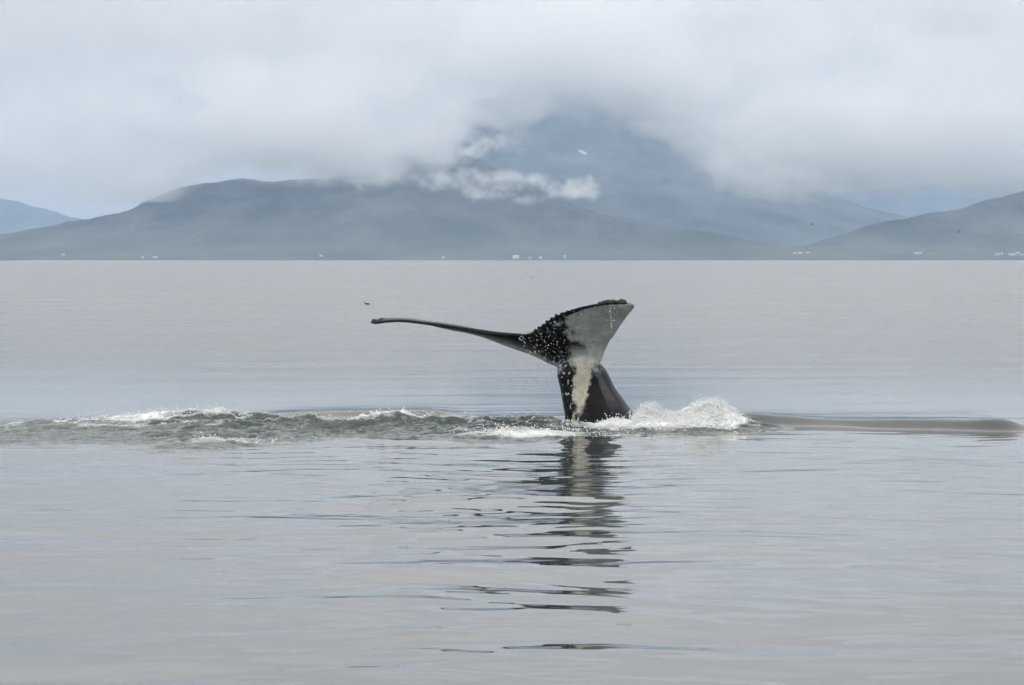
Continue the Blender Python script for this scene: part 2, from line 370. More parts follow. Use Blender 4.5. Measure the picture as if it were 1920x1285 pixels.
# ------------------------------------------------------------------ the whale's tail
D0 = 44.4
BASE = Vector((W(1122, 800, D0).x, D0, 0))
def PW(px, py, dy): return W(px, py, D0 + dy) - BASE
ST = [  # trailing edge, leading edge, thickness, from the left tip to the right tip
 ((696, 606, 1.40), (697, 604, 1.42), 0.03),
 ((703, 607, 1.25), (716, 598, 1.37), 0.05),
 ((720, 604, 1.10), (750, 599, 1.32), 0.055),
 ((750, 602, 0.85), (792, 606, 1.22), 0.06),
 ((785, 605, 0.60), (840, 618, 1.08), 0.065),
 ((830, 611, 0.30), (898, 630, 0.86), 0.08),
 ((880, 619, 0.02), (956, 651, 0.62), 0.10),
 ((925, 625, -0.20), (1006, 669, 0.38), 0.13),
 ((962, 627, -0.40), (1045, 688, 0.12), 0.17),
 ((989, 627, -0.55), (1088, 700, 0.00), 0.20),
 ((1012, 613, -0.66), (1126, 680, -0.22), 0.18),
 ((1040, 593, -0.80), (1138, 655, -0.42), 0.15),
 ((1075, 580, -0.95), (1150, 632, -0.70), 0.11),
 ((1108, 572, -1.13), (1165, 609, -1.00), 0.09),
 ((1140, 569, -1.32), (1178, 591, -1.28), 0.075),
 ((1168, 569, -1.48), (1188, 579, -1.50), 0.06),
 ((1186, 571, -1.56), (1190, 573, -1.57), 0.035)]
def catmull(P, t):
    n = len(P) - 1; i = int(min(max(math.floor(t * n), 0), n - 1)); f = t * n - i
    p0, p1, p2, p3 = P[max(i - 1, 0)], P[i], P[i + 1], P[min(i + 2, n)]
    return 0.5 * ((2 * p1) + (p2 - p0) * f + (2 * p0 - 5 * p1 + 4 * p2 - p3) * f * f + (3 * p1 - p0 - 3 * p2 + p3) * f ** 3)
TE = [PW(*s[0]) for s in ST]; LE = [PW(*s[1]) for s in ST]; TH = [Vector((s[2], 0, 0)) for s in ST]
NU, NV = 260, 26
def fluke_pt(u, v, teeth=True):
    te = catmull(TE, u); le = catmull(LE, u)
    if teeth:
        k = u * 16
        a = 0.055 * bump_(k, 8.6, 9.4, 11.2, 12.0) + 0.008 * bump_(k, 3, 5, 14, 15)
        ph = u * 16 * 3.4
        saw = (ph % 1.0); saw = min(saw / 0.8, (1 - saw) / 0.2); sft = a * (saw - 0.5) * (1 + 0.3 * math.sin(ph * 2.7))
        te = te + (te - le).normalized() * float(sft)
    m = te.lerp(le, v)
    return m
def fluke_frame(u, v):
    e = 1e-3
    du = fluke_pt(min(u + e, 1), v, False) - fluke_pt(max(u - e, 0), v, False)
    dv = catmull(LE, u) - catmull(TE, u)
    n = dv.cross(du)
    if n.length < 1e-9: n = Vector((0, -1, 0))
    n.normalize()
    return n
top, bot, samples = [], [], []
for i in range(NU):
    u = i / (NU - 1)
    th = catmull(TH, u).x
    for j in range(NV):
        v = j / (NV - 1); v2 = v ** 0.9
        n = fluke_frame(u, v2)
        blunt = 0.16 + 0.5 * (1 - sstep(5.5, 8.5, u * 16)) * (1 - v2)
        tk = th * (blunt + (1 - blunt) * math.sin(PI * min(1, v2 ** 0.75 * 1.0)) ** 0.8) * 0.5 if v2 < 0.999 else th * 0.1
        # slight belly in the surface so that it is not a ruled sheet
        camb = -0.05 * math.sin(PI * v2) * math.sin(PI * u)
        p = fluke_pt(u, v2)
        top.append(p + n * (tk + camb)); bot.append(p - n * (tk - camb)); samples.append((p, u, v2, n))
Vw = [tuple(p) for p in top + bot]; Fw = []
o2 = NU * NV
for i in range(NU - 1):
    for j in range(NV - 1):
        a = i * NV + j; b = a + NV
        Fw.append((a, b, b + 1, a + 1)); Fw.append((o2 + a, o2 + a + 1, o2 + b + 1, o2 + b))
for i in range(NU - 1):
    a = i * NV; b = a + NV; Fw.append((a, o2 + a, o2 + b, b))
    a = i * NV + NV - 1; b = a + NV; Fw.append((a, b, o2 + b, o2 + a))
for base in (0, (NU - 1) * NV):
    for j in range(NV - 1):
        a = base + j
        Fw.append((a, a + 1, o2 + a + 1, o2 + a) if base == 0 else (a, o2 + a, o2 + a + 1, a + 1))
# tail stock: rings from deep under water up into the flukes
AL = math.radians(47)
DV = Vector((math.cos(AL), math.sin(AL), 0)); LT = Vector((math.sin(AL), -math.cos(AL), 0))
#        px centre, py, dy, half dorsoventral, half lateral, yaw of the section
RINGS = [(1190, 1010, 1.10, 1.35, 0.95), (1160, 900, 0.55, 0.98, 0.68), (1137, 850, 0.25, 0.78, 0.50), (1133, 800, 0.12, 0.78, 0.40), (1127, 780, 0.10, 0.70, 0.375),
         (1114, 750, 0.08, 0.60, 0.35), (1103, 725, 0.05, 0.51, 0.34), (1094, 700, 0.0, 0.46, 0.34), (1088, 682, -0.06, 0.32, 0.34),
         (1076, 668, -0.13, 0.10, 0.30), (1064, 658, -0.20, 0.04, 0.22)]
ringP = [PW(r[0], r[1], r[2]) for r in RINGS]
NR, NA = 60, 40
so_ = len(Vw)
rP = ringP; rA = [Vector((r[3], r[4], 0)) for r in RINGS]
for i in range(NR):
    t_ = i / (NR - 1); c = catmull(rP, t_); ab = catmull(rA, t_)
    for j in range(NA):
        th = 2 * PI * j / NA; cd, sd = math.cos(th), math.sin(th)
        ex = 0.86
        q = math.copysign(abs(cd) ** ex, cd) * ab.x; s_ = math.copysign(abs(sd) ** ex, sd) * ab.y
        if cd > 0: s_ *= 1 - 0.35 * cd ** 2      # keel along the back
        Vw.append(tuple(c + DV * q + LT * s_))
for i in range(NR - 1):
    for j in range(NA):
        a = so_ + i * NA + j; b = so_ + i * NA + (j + 1) % NA
        Fw.append((a, b, b + NA, a + NA))
Fw.append(tuple(so_ + j for j in range(NA))[::-1]); Fw.append(tuple(so_ + (NR - 1) * NA + j for j in range(NA)))
tmp = mesh_obj('whale_tail', Vw, Fw)
bmx = bmesh.new(); bmx.from_mesh(tmp.data); bmesh.ops.recalc_face_normals(bmx, faces=bmx.faces); bmx.to_mesh(tmp.data); bmx.free()
rm = tmp.modifiers.new('r', 'REMESH'); rm.mode = 'VOXEL'; rm.voxel_size = 0.0125; rm.use_smooth_shade = True
smm = tmp.modifiers.new('s', 'SMOOTH'); smm.factor = 0.5; smm.iterations = 3
dg = bpy.context.evaluated_depsgraph_get(); dg.update()
wm = bpy.data.meshes.new_from_object(tmp.evaluated_get(dg)); wm.name = 'humpback_whale'
bpy.data.objects.remove(tmp)
_b = bmesh.new(); _b.from_mesh(wm)      # melt the seam between flukes and stock
_vs = [v for v in _b.verts if W(0, 712, D0).z < v.co.z < W(0, 632, D0).z and abs(v.co.x + BASE.x - W(1090, 0, D0).x) < 0.52 and v.co.y < 0.5]
_vi = [v for v in _vs if not (v.co.z > W(0, 650, D0).z and v.co.x + BASE.x < W(1040, 0, D0).x)]
for _ in range(40): bmesh.ops.smooth_vert(_b, verts=_vi, factor=0.5, use_axis_x=True, use_axis_y=True, use_axis_z=True)
_b.to_mesh(wm); _b.free()
whale = link('humpback_whale', wm, loc=BASE)
tag(whale, 'dark humpback tail raised from the sea, flukes spread with pale grey underside', 'whale')
wm.polygons.foreach_set('use_smooth', [True] * len(wm.polygons))
nv = len(wm.vertices)
P = np.empty(nv * 3, np.float32); wm.vertices.foreach_get('co', P); P = P.reshape(-1, 3)
Nn = np.array([v.normal[:] for v in wm.vertices])
kd = kdtree.KDTree(len(samples))
for i, s_ in enumerate(samples): kd.insert(s_[0], i)
kd.balance()
uu = np.zeros(nv); vv = np.zeros(nv); dd = np.zeros(nv); side = np.zeros(nv)
for i in range(nv):
    c_, idx, dist = kd.find(P[i]); s_ = samples[idx]
    uu[i] = s_[1] * 16; vv[i] = s_[2]; dd[i] = dist; side[i] = Nn[i] @ np.array(s_[3])
Yg = P[:, 2]; Xg = P[:, 0]
n1 = fbm(P[:, 0] * 6, P[:, 2] * 6, 4, 200); n2 = fbm(P[:, 0] * 16, P[:, 2] * 16, 3, 210); n3 = fbm(P[:, 0] * 30, P[:, 2] * 22, 2, 220)
sgn = np.sign(np.median(side[(uu > 11) & (uu < 14) & (Nn[:, 1] < -0.3)]) or 1)
vent = sstep(-0.15, 0.15, side * sgn)
onfl = np.clip(1 - sstep(0.13, 0.22, dd), 0, 1)
black = np.array([0.006, 0.007, 0.009]); grey = np.array([0.40, 0.425, 0.42]); cream = np.array([0.47, 0.455, 0.39]) * (1 + 0.35 * fbm(P[:, 0:1] * 22, P[:, 2:3] * 14, 3, 270)); slate = np.array([0.013, 0.0145, 0.017])
def mix(c, d, k): return c + (d - c) * k[:, None]
C = np.tile(black, (nv, 1))
C = mix(C, slate, sstep(-0.2, 0.3, n1) * 0.8)
# right fluke underside grey, dark rim, mottled root
right = sstep(10.2, 11.0, uu + n1 * 0.9 + vv * 1.3 - 0.6) * onfl * vent
g_ = np.tile(grey, (nv, 1)) * (1 + 0.30 * n1 + 0.16 * n2)[:, None]
# rake marks and small scars in the pale hide
_rs = random.Random(77); scar = np.zeros(nv); dark_ = np.zeros(nv)
for _k in range(46):
    u0 = _rs.uniform(10.5, 15.2) if _k % 3 else _rs.uniform(4, 9); v0 = _rs.uniform(0.1, 0.9); a_ = _rs.gauss(1.1, 0.5); ln = _rs.uniform(0.15, 0.8)
    du_ = (uu - u0); dv_ = (vv - v0) * 5
    al = du_ * math.cos(a_) + dv_ * math.sin(a_); ac = -du_ * math.sin(a_) + dv_ * math.cos(a_) + 0.06 * np.sin(al * 5 + _k)
    m_ = (1 - sstep(ln * 0.6, ln, np.abs(al))) * (1 - sstep(0.015, 0.05, np.abs(ac)))
    if _k % 4 == 0: dark_ = np.maximum(dark_, m_ * 0.7)
    else: scar = np.maximum(scar, m_ * _rs.uniform(0.2, 0.6))
g_ = g_ * (1 + 0.9 * scar - 0.7 * dark_)[:, None]
rim = sstep(0.05, 0.10, vv + n2 * 0.02)
C = mix(C, g_, np.clip(right * rim * (1 - 0.45 * sstep(14.6, 15.8, uu)), 0, 1))
# pale scar streaks towards the tip
C = mix(C, g_ * 1.9, np.clip(onfl * vent * bump_(uu + n2 * 0.15, 14.2, 14.6, 14.7, 15.2) * bump_(vv, 0.15, 0.3, 0.7, 0.95) * 0.35, 0, 1))
# left fluke: dark above, grey towards the leading edge
left = (1 - sstep(7.6, 9.3, uu + n1 * 0.8)) * onfl * vent * sstep(0.42, 0.70, vv + n1 * 0.12)
C = mix(C, g_ * 1.05, np.clip(left, 0, 1))
edge_l = bump_(uu, 6.0, 7.5, 9.3, 9.8) * onfl * vent * sstep(0.62, 0.85, vv + n2 * 0.25) * sstep(-0.25, 0.15, n2 + 0.1)
C = mix(C, g_ * 1.2, np.clip(edge_l, 0, 1))
# cream throat of the stock
pxw = (P[:, 0] + BASE.x) / D0 * F + 960; pyw = HORIZON + (HC - P[:, 2]) / D0 * F
facing = sstep(0.05, 0.5, -(Nn @ np.array(DV)) + 0.15)
cx = np.interp(pyw, [640, 670, 700, 730, 760, 785], [1098, 1096, 1094, 1088, 1084, 1083]); cw = np.interp(pyw, [640, 670, 690, 710, 735, 760, 785], [22, 22, 14, 15, 14, 10, 5])
strp = 1 - sstep(-3, 3, np.abs(pxw - cx) - cw + n2 * 5 + n1 * 6)
strp *= sstep(655, 690, pyw + n1 * 12) * (1 - sstep(750, 790, pyw + n1 * 45 + n2 * 18)) * sstep(-0.1, 0.2, -Nn[:, 1])
C = mix(C, cream * 1.0, np.clip(strp, 0, 1) * (0.9 + 0.1 * n2))
trans = (1 - sstep(-4, 8, np.abs(pxw - 1100) - 30 + n1 * 10)) * bump_(pyw, 640, 664, 668, 692) * 0.8 * sstep(-0.1, 0.2, -Nn[:, 1])
C = mix(C, (g_ + cream * 0.25), np.clip(trans, 0, 1))
# flank towards the back: slate, its wet sheen painted in as long faint streaks
fl_ = sstep(-0.05, 0.30, Nn @ np.array(DV)) * (1 - onfl * 0.7) * sstep(665, 700, pyw)
C = mix(C, np.array([0.016, 0.018, 0.021]) * (1 + 0.55 * fbm(P[:, 0] * 14 + P[:, 2] * 4, P[:, 2] * 1.6, 3, 260))[:, None], np.clip(fl_, 0, 1) * 0.9)
C = mix(C, g_ * 0.3, np.clip(bump_(Nn @ np.array(DV), -0.12, 0.0, 0.02, 0.12) * bump_(pyw, 690, 705, 735, 775), 0, 1) * 0.6)
# scratches and spots on the stock
spots = sstep(0.34, 0.46, fbm(P[:, 0] * 26, P[:, 2] * 15, 2, 240)) * (Nn[:, 1] < 0.1) * bump_(pyw, 640, 690, 790, 815) * bump_(pxw, 1035, 1042, 1068, 1085)
C = mix(C, g_ * 1.7, np.clip(spots, 0, 1) * 0.8)
sp2 = sstep(0.60, 0.75, fbm(P[:, 0] * 27, P[:, 2] * 27, 2, 250)) * onfl * vent * bump_(uu, 8.0, 9.0, 10.4, 11.4) * sstep(-0.05, 0.45, n1) * (0.4 + 0.6 * np.abs(n3))
C = mix(C, g_ * 2.2, np.clip(sp2, 0, 1) * 0.8)
a = wm.color_attributes.new('hide', 'FLOAT_COLOR', 'POINT')
a.data.foreach_set('color', np.concatenate([np.clip(C, 0.004, 1), np.ones((nv, 1))], 1).astype(np.float32).ravel())
m, t, b = new_mat('whale_skin')
at = N(t, 'ShaderNodeAttribute', attribute_name='hide')
nz = N(t, 'ShaderNodeTexNoise'); tcx = N(t, 'ShaderNodeTexCoord'); L(t, tcx.outputs['Object'], nz.inputs['Vector']); nz.inputs['Scale'].default_value = 40; nz.inputs['Detail'].default_value = 5
mrx = N(t, 'ShaderNodeMapRange'); L(t, nz.outputs['Fac'], mrx.inputs[0]); mrx.inputs[3].default_value = 0.75; mrx.inputs[4].default_value = 1.25
vmx = N(t, 'ShaderNodeVectorMath', operation='SCALE'); L(t, at.outputs['Color'], vmx.inputs[0]); L(t, mrx.outputs[0], vmx.inputs['Scale'])
L(t, vmx.outputs[0], b.inputs['Base Color'])
b.inputs['Roughness'].default_value = 0.36; b.inputs['Specular IOR Level'].default_value = 0.10
bp = N(t, 'ShaderNodeBump'); bp.inputs['Distance'].default_value = 0.012; bp.inputs['Strength'].default_value = 0.5; L(t, nz.outputs['Fac'], bp.inputs['Height']); L(t, bp.outputs[0], b.inputs['Normal'])
wm.materials.clear(); wm.materials.append(m)

# barnacles on the tips of the flukes: little fluted cones with an open top
M_BARN = simple_mat('barnacle_shell', (0.045, 0.038, 0.031), 0.8, 0.3, 0.5, 60)
M_BARND = simple_mat('barnacle_dark', (0.035, 0.03, 0.028), 0.7, 0.3, 0.4, 60)
def barnacle_mesh(r, h, seed):
    rr = random.Random(seed); n = 10; V_, F_ = [], []
    for k, (rad, z) in enumerate(((1.0, -0.25), (0.92, 0.25), (0.62, 0.85), (0.45, 1.0), (0.35, 0.85), (0.2, 0.4))):
        for j in range(n):
            q = 2 * PI * j / n; f = rad * (1 + (0.1 if j % 2 else -0.1) * (k < 4)) * rr.uniform(0.93, 1.07)
            V_.append((math.cos(q) * f * r, math.sin(q) * f * r, z * h))
    for k in range(5):
        for j in range(n): F_.append((k * n + j, k * n + (j + 1) % n, (k + 1) * n + (j + 1) % n, (k + 1) * n + j))
    F_.append(tuple(5 * n + j for j in range(n)))
    me = bpy.data.meshes.new('barnacle'); me.from_pydata(V_, [], F_); me.update(); return me
bm_ = [barnacle_mesh(1, 1, s) for s in range(3)]
for m_, mt in zip(bm_, (M_BARN, M_BARND, M_BARN)): m_.materials.append(mt)
def put_barnacles(u0, u1, v0, v1, n, r0, r1, seed, up):
    rr = random.Random(seed)
    for k in range(n):
        u = rr.uniform(u0, u1) / 16; v = rr.uniform(v0, v1)
        p = fluke_pt(u, v, False); nn = fluke_frame(u, v)
        if nn.z < 0: nn = -nn
        dirn = (up + nn * 0.3 + Vector((rr.uniform(-.4, .4), rr.uniform(-.4, .4), 0))).normalized()
        r = rr.uniform(r0, r1)
        me_ = bm_[rr.randrange(3)]
        o = link('barnacle', me_, whale, tuple(p + dirn * 0.02)); o.scale = (r, r, r * rr.uniform(0.8, 1.3))
        o.rotation_euler = dirn.to_track_quat('Z', 'Y').to_euler()
put_barnacles(13.3, 15.1, 0.0, 0.12, 26, 0.022, 0.045, 5, Vector((0, 0, 1)))
put_barnacles(0.4, 1.5, 0.0, 0.5, 16, 0.018, 0.036, 6, Vector((-0.2, 0, 1)))

# ------------------------------------------------------------------ droplets and foam
def octa():
    return np.array([(1, 0, 0), (-1, 0, 0), (0, 1, 0), (0, -1, 0), (0, 0, 1), (0, 0, -1)], float), np.array([(0, 2, 4), (2, 1, 4), (1, 3, 4), (3, 0, 4), (2, 0, 5), (1, 2, 5), (3, 1, 5), (0, 3, 5)])
def ico():
    b_ = bmesh.new(); bmesh.ops.create_icosphere(b_, subdivisions=1, radius=1)
    v = np.array([x.co[:] for x in b_.verts]); f = np.array([[x.index for x in q.verts] for q in b_.faces]); b_.free(); return v, f
OV, OF = octa()
def blobs(name, pts, rad, mat, stretch=None, label=None, cat=None):
    pts = np.array(pts); rad = np.array(rad)[:, None, None]
    n = len(pts); r_ = np.random.default_rng(len(pts))
    sc = r_.uniform(0.7, 1.3, (n, 1, 3)) if stretch is None else stretch[:, None, :]
    Vb = (OV[None] * rad * sc + pts[:, None, :]).reshape(-1, 3)
    Fb = (OF[None] + (np.arange(n) * len(OV))[:, None, None]).reshape(-1, 3)
    o = link(name, np_mesh(name, Vb, Fb, mat)); return o
m, t, b = new_mat('water_drop'); M_DROP = m
b.inputs['Base Color'].default_value = (0.75, 0.79, 0.8, 1); b.inputs['Roughness'].default_value = 0.1; b.inputs['Alpha'].default_value = 1.0
b.inputs['Transmission Weight'].default_value = 0.35
M_FOAM = simple_mat('sea_foam', (0.70, 0.73, 0.74), 0.75, 0.3, 0.06, 20)
rd = random.Random(9)
pts, rad = [], []
# strings of drops falling from both flukes
for k in range(44):
    u = rd.uniform(1.5, 14.5) if k < 30 else rd.uniform(8.2, 11.0)
    p0 = fluke_pt(u / 16, rd.uniform(0.0, 0.05), False); p0 = p0 + BASE
    if u < 8:
        n = rd.randrange(3, 9); fall = rd.uniform(0.1, 0.7)
        for i in range(n):
            z = p0.z - 0.06 - fall * rd.random() ** 0.8
            pts.append((p0.x + rd.gauss(0, 0.03), p0.y + rd.gauss(0, 0.03), z)); rad.append(rd.uniform(0.004, 0.009))
    else:
        n = rd.randrange(6, 18)
        for i in range(n):
            z = p0.z - rd.random() ** 1.3 * 0.9
            pts.append((p0.x + rd.gauss(0, 0.1), p0.y - 0.12 - rd.random() * 0.25, z)); rad.append(rd.uniform(0.004, 0.010))
for k in range(130):     # curtain under the notch
    px = rd.gauss(1010, 24); py = rd.uniform(600, 690)
    q = W(px, py, D0 - 0.75 + rd.gauss(0, 0.12)); pts.append(tuple(q)); rad.append(0.003 + 0.008 * rd.random() ** 3.5)
for k in range(240):
    px = rd.gauss(992, 24); py = rd.uniform(660, 785)
    q = W(px, py, D0 - 0.5 + rd.gauss(0, 0.3)); pts.append(tuple(q)); rad.append(rd.uniform(0.0035, 0.007))
for k in range(40):
    px = 1144 + rd.gauss(0, 0.8) + k * 0.07; py = 577 + k * 1.0 + rd.gauss(0, 1)
    q = W(px, py, D0 - 1.52); pts.append(tuple(q)); rad.append(rd.uniform(0.004, 0.008))
o = blobs('water_droplets', pts, rad, M_DROP); tag(o, 'fine water drops falling from the raised flukes', 'droplets', kind='stuff')

# splash heaped up right of the tail
pts, rad = [], []
n_ = 0
while n_ < 15000:
    px = rd.uniform(1186, 1452); d = rd.gauss(43.9, 0.5)
    if px > 1350 and rd.random() < (px - 1350) / 100: continue
    q0 = (px - 960) / F * d
    base = max(water_z(q0, d), -0.05)
    topz = W(px, float(heap_top(px)), 43.9).z * math.exp(-((d - 43.9) / 0.6) ** 2)
    lump = 0.62 + 0.55 * float(fbm(np.array([q0 * 3.5]), np.array([d * 3.5]), 3, 300)[0]) + 0.35 * float(fbm(np.array([q0 * 11]), np.array([d * 11]), 2, 310)[0])
    hz = max(topz - base, 0) * min(max(lump + 0.2, 0.15), 1.15)
    if hz < 0.02 or lump < rd.uniform(0.1, 0.75): n_ += 0.5; continue
    z = base + hz * rd.random() ** 1.6
    pts.append((q0, d, z)); rad.append((0.003 + 0.011 * rd.random() ** 2) * (1.25 - 0.7 * (z - base) / max(hz, 0.05))); n_ += 1
for k in range(900):   # flung drops over the heap
    px = rd.choice((1210, 1222, 1310, 1330, 1350, 1372)) + rd.gauss(0, 14); py = heap_top(px) - abs(rd.gauss(0, 5)) + 3
    q = W(px, py, 43.9 + rd.gauss(0, 0.2)); pts.append(tuple(q)); rad.append(rd.uniform(0.003, 0.008))
for k in range(46):    # jets: strings of drops thrown up and outward, thinning as they go
    px = rd.choice((1205, 1222, 1300, 1322, 1345, 1360)) + rd.gauss(0, 9); a_ = rd.gauss(0, 0.6); ln = rd.uniform(6, 20); d = 43.9 + rd.gauss(0, 0.15)
    for q in range(34):
        f_ = q / 34; q3 = W(px + math.sin(a_) * ln * f_ + rd.gauss(0, 0.7), float(heap_top(px)) + 12 - math.cos(a_) * ln * (f_ * 1.5 - 0.5 * f_ * f_) + rd.gauss(0, 0.7), d)
        pts.append(tuple(q3)); rad.append(rd.uniform(0.004, 0.011) * (1.2 - 0.7 * f_))
for k in range(60):    # the ring of spray flung off the right end of the heap
    q_ = k / 60 * 5.2 - 1.2; q = W(1373 + 11 * math.cos(q_), 774 - 9 * math.sin(q_) + rd.gauss(0, 0.7), 43.8); pts.append(tuple(q)); rad.append(rd.uniform(0.004, 0.008))
o = blobs('splash_foam', pts, rad, simple_mat('splash_white', (0.76, 0.79, 0.80), 0.8, 0.3, 0.04, 20)); tag(o, 'white splash heaped on the water right of the whale tail', 'splash', kind='stuff')
# froth and spatter along the churned ridge
pts, rad = [], []
jj, ii = np.nonzero((foam > 0.35) & (np.abs(XX) < 11) & (YY > 38.5) & (YY < 49))
sel = RNG.choice(len(jj), 16000)
lumps = fbm(XX[jj, ii] * 4, YY[jj, ii] * 4, 3, 320)
for k in sel:
    j, i = jj[k], ii[k]
    if foam[j, i] * 0.8 + lumps[k] * 0.9 < rd.uniform(0.25, 1.0): continue
    x = XX[j, i] + rd.uniform(-.02, .02); y = YY[j, i] + rd.uniform(-.02, .02); z = WATER_Z[j, i]
    pts.append((x, y, z + max(0, rd.gauss(0, 0.02)) + (rd.random() ** 6) * 0.09)); rad.append(rd.uniform(0.004, 0.014))
for k in range(700):
    px = rd.choice((350, 370, 400, 740, 750, 250, 960)) + rd.gauss(0, 30); d = 44.0 + rd.gauss(0, 0.4); x = (px - 960) / F * d
    pts.append((x, d, water_z(x, d) + rd.random() ** 3 * 0.12)); rad.append(rd.uniform(0.003, 0.008))
# collar of froth where the stock leaves the water
for k in range(1800):
    px = rd.uniform(1050, 1210); py = 799 + 6 * math.sin((px - 1050) / 40) + abs(rd.gauss(0, 8)); d = sea_depth(py)
    x = (px - 960) / F * d; z = water_z(x, d)
    if fbm(np.array([x * 5]), np.array([d * 4]), 2, 330)[0] < 0.05: continue
    pts.append((x, d, z + rd.random() * 0.02)); rad.append(rd.uniform(0.004, 0.012))
o = blobs('churned_foam', pts, rad, M_FOAM); tag(o, 'white froth along the churned water left of the tail', 'foam', kind='stuff')

# ------------------------------------------------------------------ sea birds
M_BIRD = simple_mat('bird_plumage', (0.022, 0.021, 0.020), 0.6, 0.3, 0.4, 20)
M_BILL = simple_mat('bird_bill', (0.05, 0.045, 0.035), 0.5, 0.4, 0.2, 30)
M_WHITE = simple_mat('white_feathers', (0.55, 0.55, 0.53), 0.7, 0.3, 0.1, 20)
def loft(rings, n=14):
    V_, F_ = [], []
    for c, ry, rz in rings:
        for j in range(n):
            q = 2 * PI * j / n; V_.append((c[0], c[1] + math.cos(q) * ry, c[2] + math.sin(q) * rz))
    for k in range(len(rings) - 1):
        for j in range(n): F_.append((k * n + j, k * n + (j + 1) % n, (k + 1) * n + (j + 1) % n, (k + 1) * n + j))
    F_.append(tuple(range(n))); F_.append(tuple((len(rings) - 1) * n + j for j in range(n)))
    return V_, F_
def swimming_bird(loc, rz, scale):
    """head towards local -X"""
    V_, F_ = loft([((0.21, 0, 0.055), .004, .003), ((0.17, 0, 0.045), .03, .012), ((0.10, 0, 0.035), .06, .045), ((0.02, 0, 0.03), .078, .062), ((-0.07, 0, 0.03), .07, .06),
                   ((-0.115, 0, 0.05), .045, .05), ((-0.125, 0, 0.095), .028, .032), ((-0.128, 0, 0.13), .026, .028), ((-0.15, 0, 0.148), .03, .03), ((-0.18, 0, 0.148), .022, .022), ((-0.197, 0, 0.143), .006, .007)])
    o = mesh_obj('seabird', V_, F_, M_BIRD)
    V2, F2 = loft([((-0.192, 0, 0.145), .009, .011), ((-0.215, 0, 0.142), .006, .008), ((-0.238, 0, 0.134), .001, .002)], 8)
    mesh_obj('bill', V2, F2, M_BILL, o)
    for s in (-1, 1):
        V3, F3 = loft([((-0.08, s * .062, 0.05), .004, .02), ((0.0, s * .075, 0.052), .012, .034), ((0.09, s * .06, 0.052), .012, .028), ((0.17, s * .02, 0.058), .004, .006)], 8)
        mesh_obj('wing', V3, F3, M_BIRD, o)
    o.location = loc; o.rotation_euler = (0, 0, rz); o.scale = (scale,) * 3
    return o
def flying_bird(loc, rz, roll, scale):
    V_, F_ = loft([((0.19, 0, 0), .006, .004), ((0.13, 0, 0), .03, .012), ((0.05, 0, 0), .045, .04), ((-0.05, 0, 0), .045, .045), ((-0.12, 0, 0.008), .025, .028), ((-0.16, 0, 0.012), .024, .024), ((-0.19, 0, 0.01), .005, .006)])
    o = mesh_obj('seabird', V_, F_, M_BIRD)
    V2, F2 = loft([((-0.185, 0, 0.012), .007, .008), ((-0.23, 0, 0.006), .001, .002)], 8); mesh_obj('bill', V2, F2, M_BILL, o)
    for s in (-1, 1):
        V3, F3 = [], []
        secs = [(0.03, 0.02, 0.12, -0.07), (0.14, 0.075, 0.10, -0.075), (0.25, 0.085, 0.095, -0.04), (0.37, 0.05, 0.10, 0.04)]
        for (yy, zz, a_, b_) in secs:
            V3 += [(a_, s * yy, zz), ((a_ + b_) / 2, s * yy, zz + .008), (b_, s * yy, zz), ((a_ + b_) / 2, s * yy, zz - .006)]
        for k in range(3):
            for j in range(4): F3.append((k * 4 + j, k * 4 + (j + 1) % 4, k * 4 + 4 + (j + 1) % 4, k * 4 + 4 + j))
        F3 += [(0, 1, 2, 3), (12, 13, 14, 15)]
        mesh_obj('wing', V3, F3, M_BIRD, o)
    o.location = loc; o.rotation_euler = (roll, 0, rz); o.scale = (scale,) * 3
    return o
def copy_tree(o, parent=None):
    c = o.copy(); COL.objects.link(c); c.parent = parent
    for ch in list(o.children): copy_tree(ch, c)
    return c
BIRDS = [  # photo x, photo row of the waterline, yaw, scale, label
 (688, 571, 0.15, 1.0, 'nearest dark seabird on the water, head raised, above the left fluke tip'),
 (716, 513.5, 2.6, 1.0, 'left bird of the pair of dark specks swimming beyond the nearest bird'),
 (747, 514.5, 0.5, 1.0, 'right bird of the pair of dark specks swimming beyond the nearest bird'),
 (988, 512, 2.8, 0.9, 'upper left bird of the little group swimming straight beyond the tail notch'),
 (997, 521, 2.9, 1.15, 'darkest and nearest bird of the little group swimming beyond the tail notch'),
 (978, 522, 0.3, 0.7, 'faint bird left in the little group swimming beyond the tail notch'),
 (560, 492.5, 0.2, 1.6, 'tiny dark bird on far water under the left mountain close to shore'),
 (150, 504, 1.9, 1.1, 'only tiny bird on the calm water at the far left'),
 (1133, 500, 0.4, 0.9, 'left of two faint birds on far water beyond the right fluke'),
 (1151, 503, 2.9, 0.9, 'right of two faint birds on far water beyond the right fluke'),
 (1413, 503, 0.0, 1.0, 'faint bird on far water left of the three farm houses'),
 (1484, 516.5, 1.2, 1.2, 'nearer faint bird on the water below the three farm houses'),
 (1533, 495.5, 0.0, 1.3, 'faint bird close to the shore just right of the three farm houses'),
 (1788, 501, 1.1, 1.2, 'faint bird on far water right of the large pale farm'),
 (1812, 509, 1.7, 1.0, 'upper bird of the faint pair near the right edge of the sea'),
 (1820, 514, 0.6, 1.0, 'lower bird of the faint pair near the right edge of the sea'),
 (1755, 558, 1.5, 0.5, 'small lone bird on open water at the right, well before the shore')]
proto = None
for (px, py, rz, sc, lab) in BIRDS:
    d = sea_depth(py); p = W(px, py, d)
    if proto is None: o = proto = swimming_bird((p.x, d, -0.012), rz, sc)
    else:
        o = copy_tree(proto); o.location = (p.x, d, -0.012); o.rotation_euler = (0, 0, rz); o.scale = (sc,) * 3
    tag(o, lab, 'bird', 'seabirds swimming on the calm sea')
fl = None
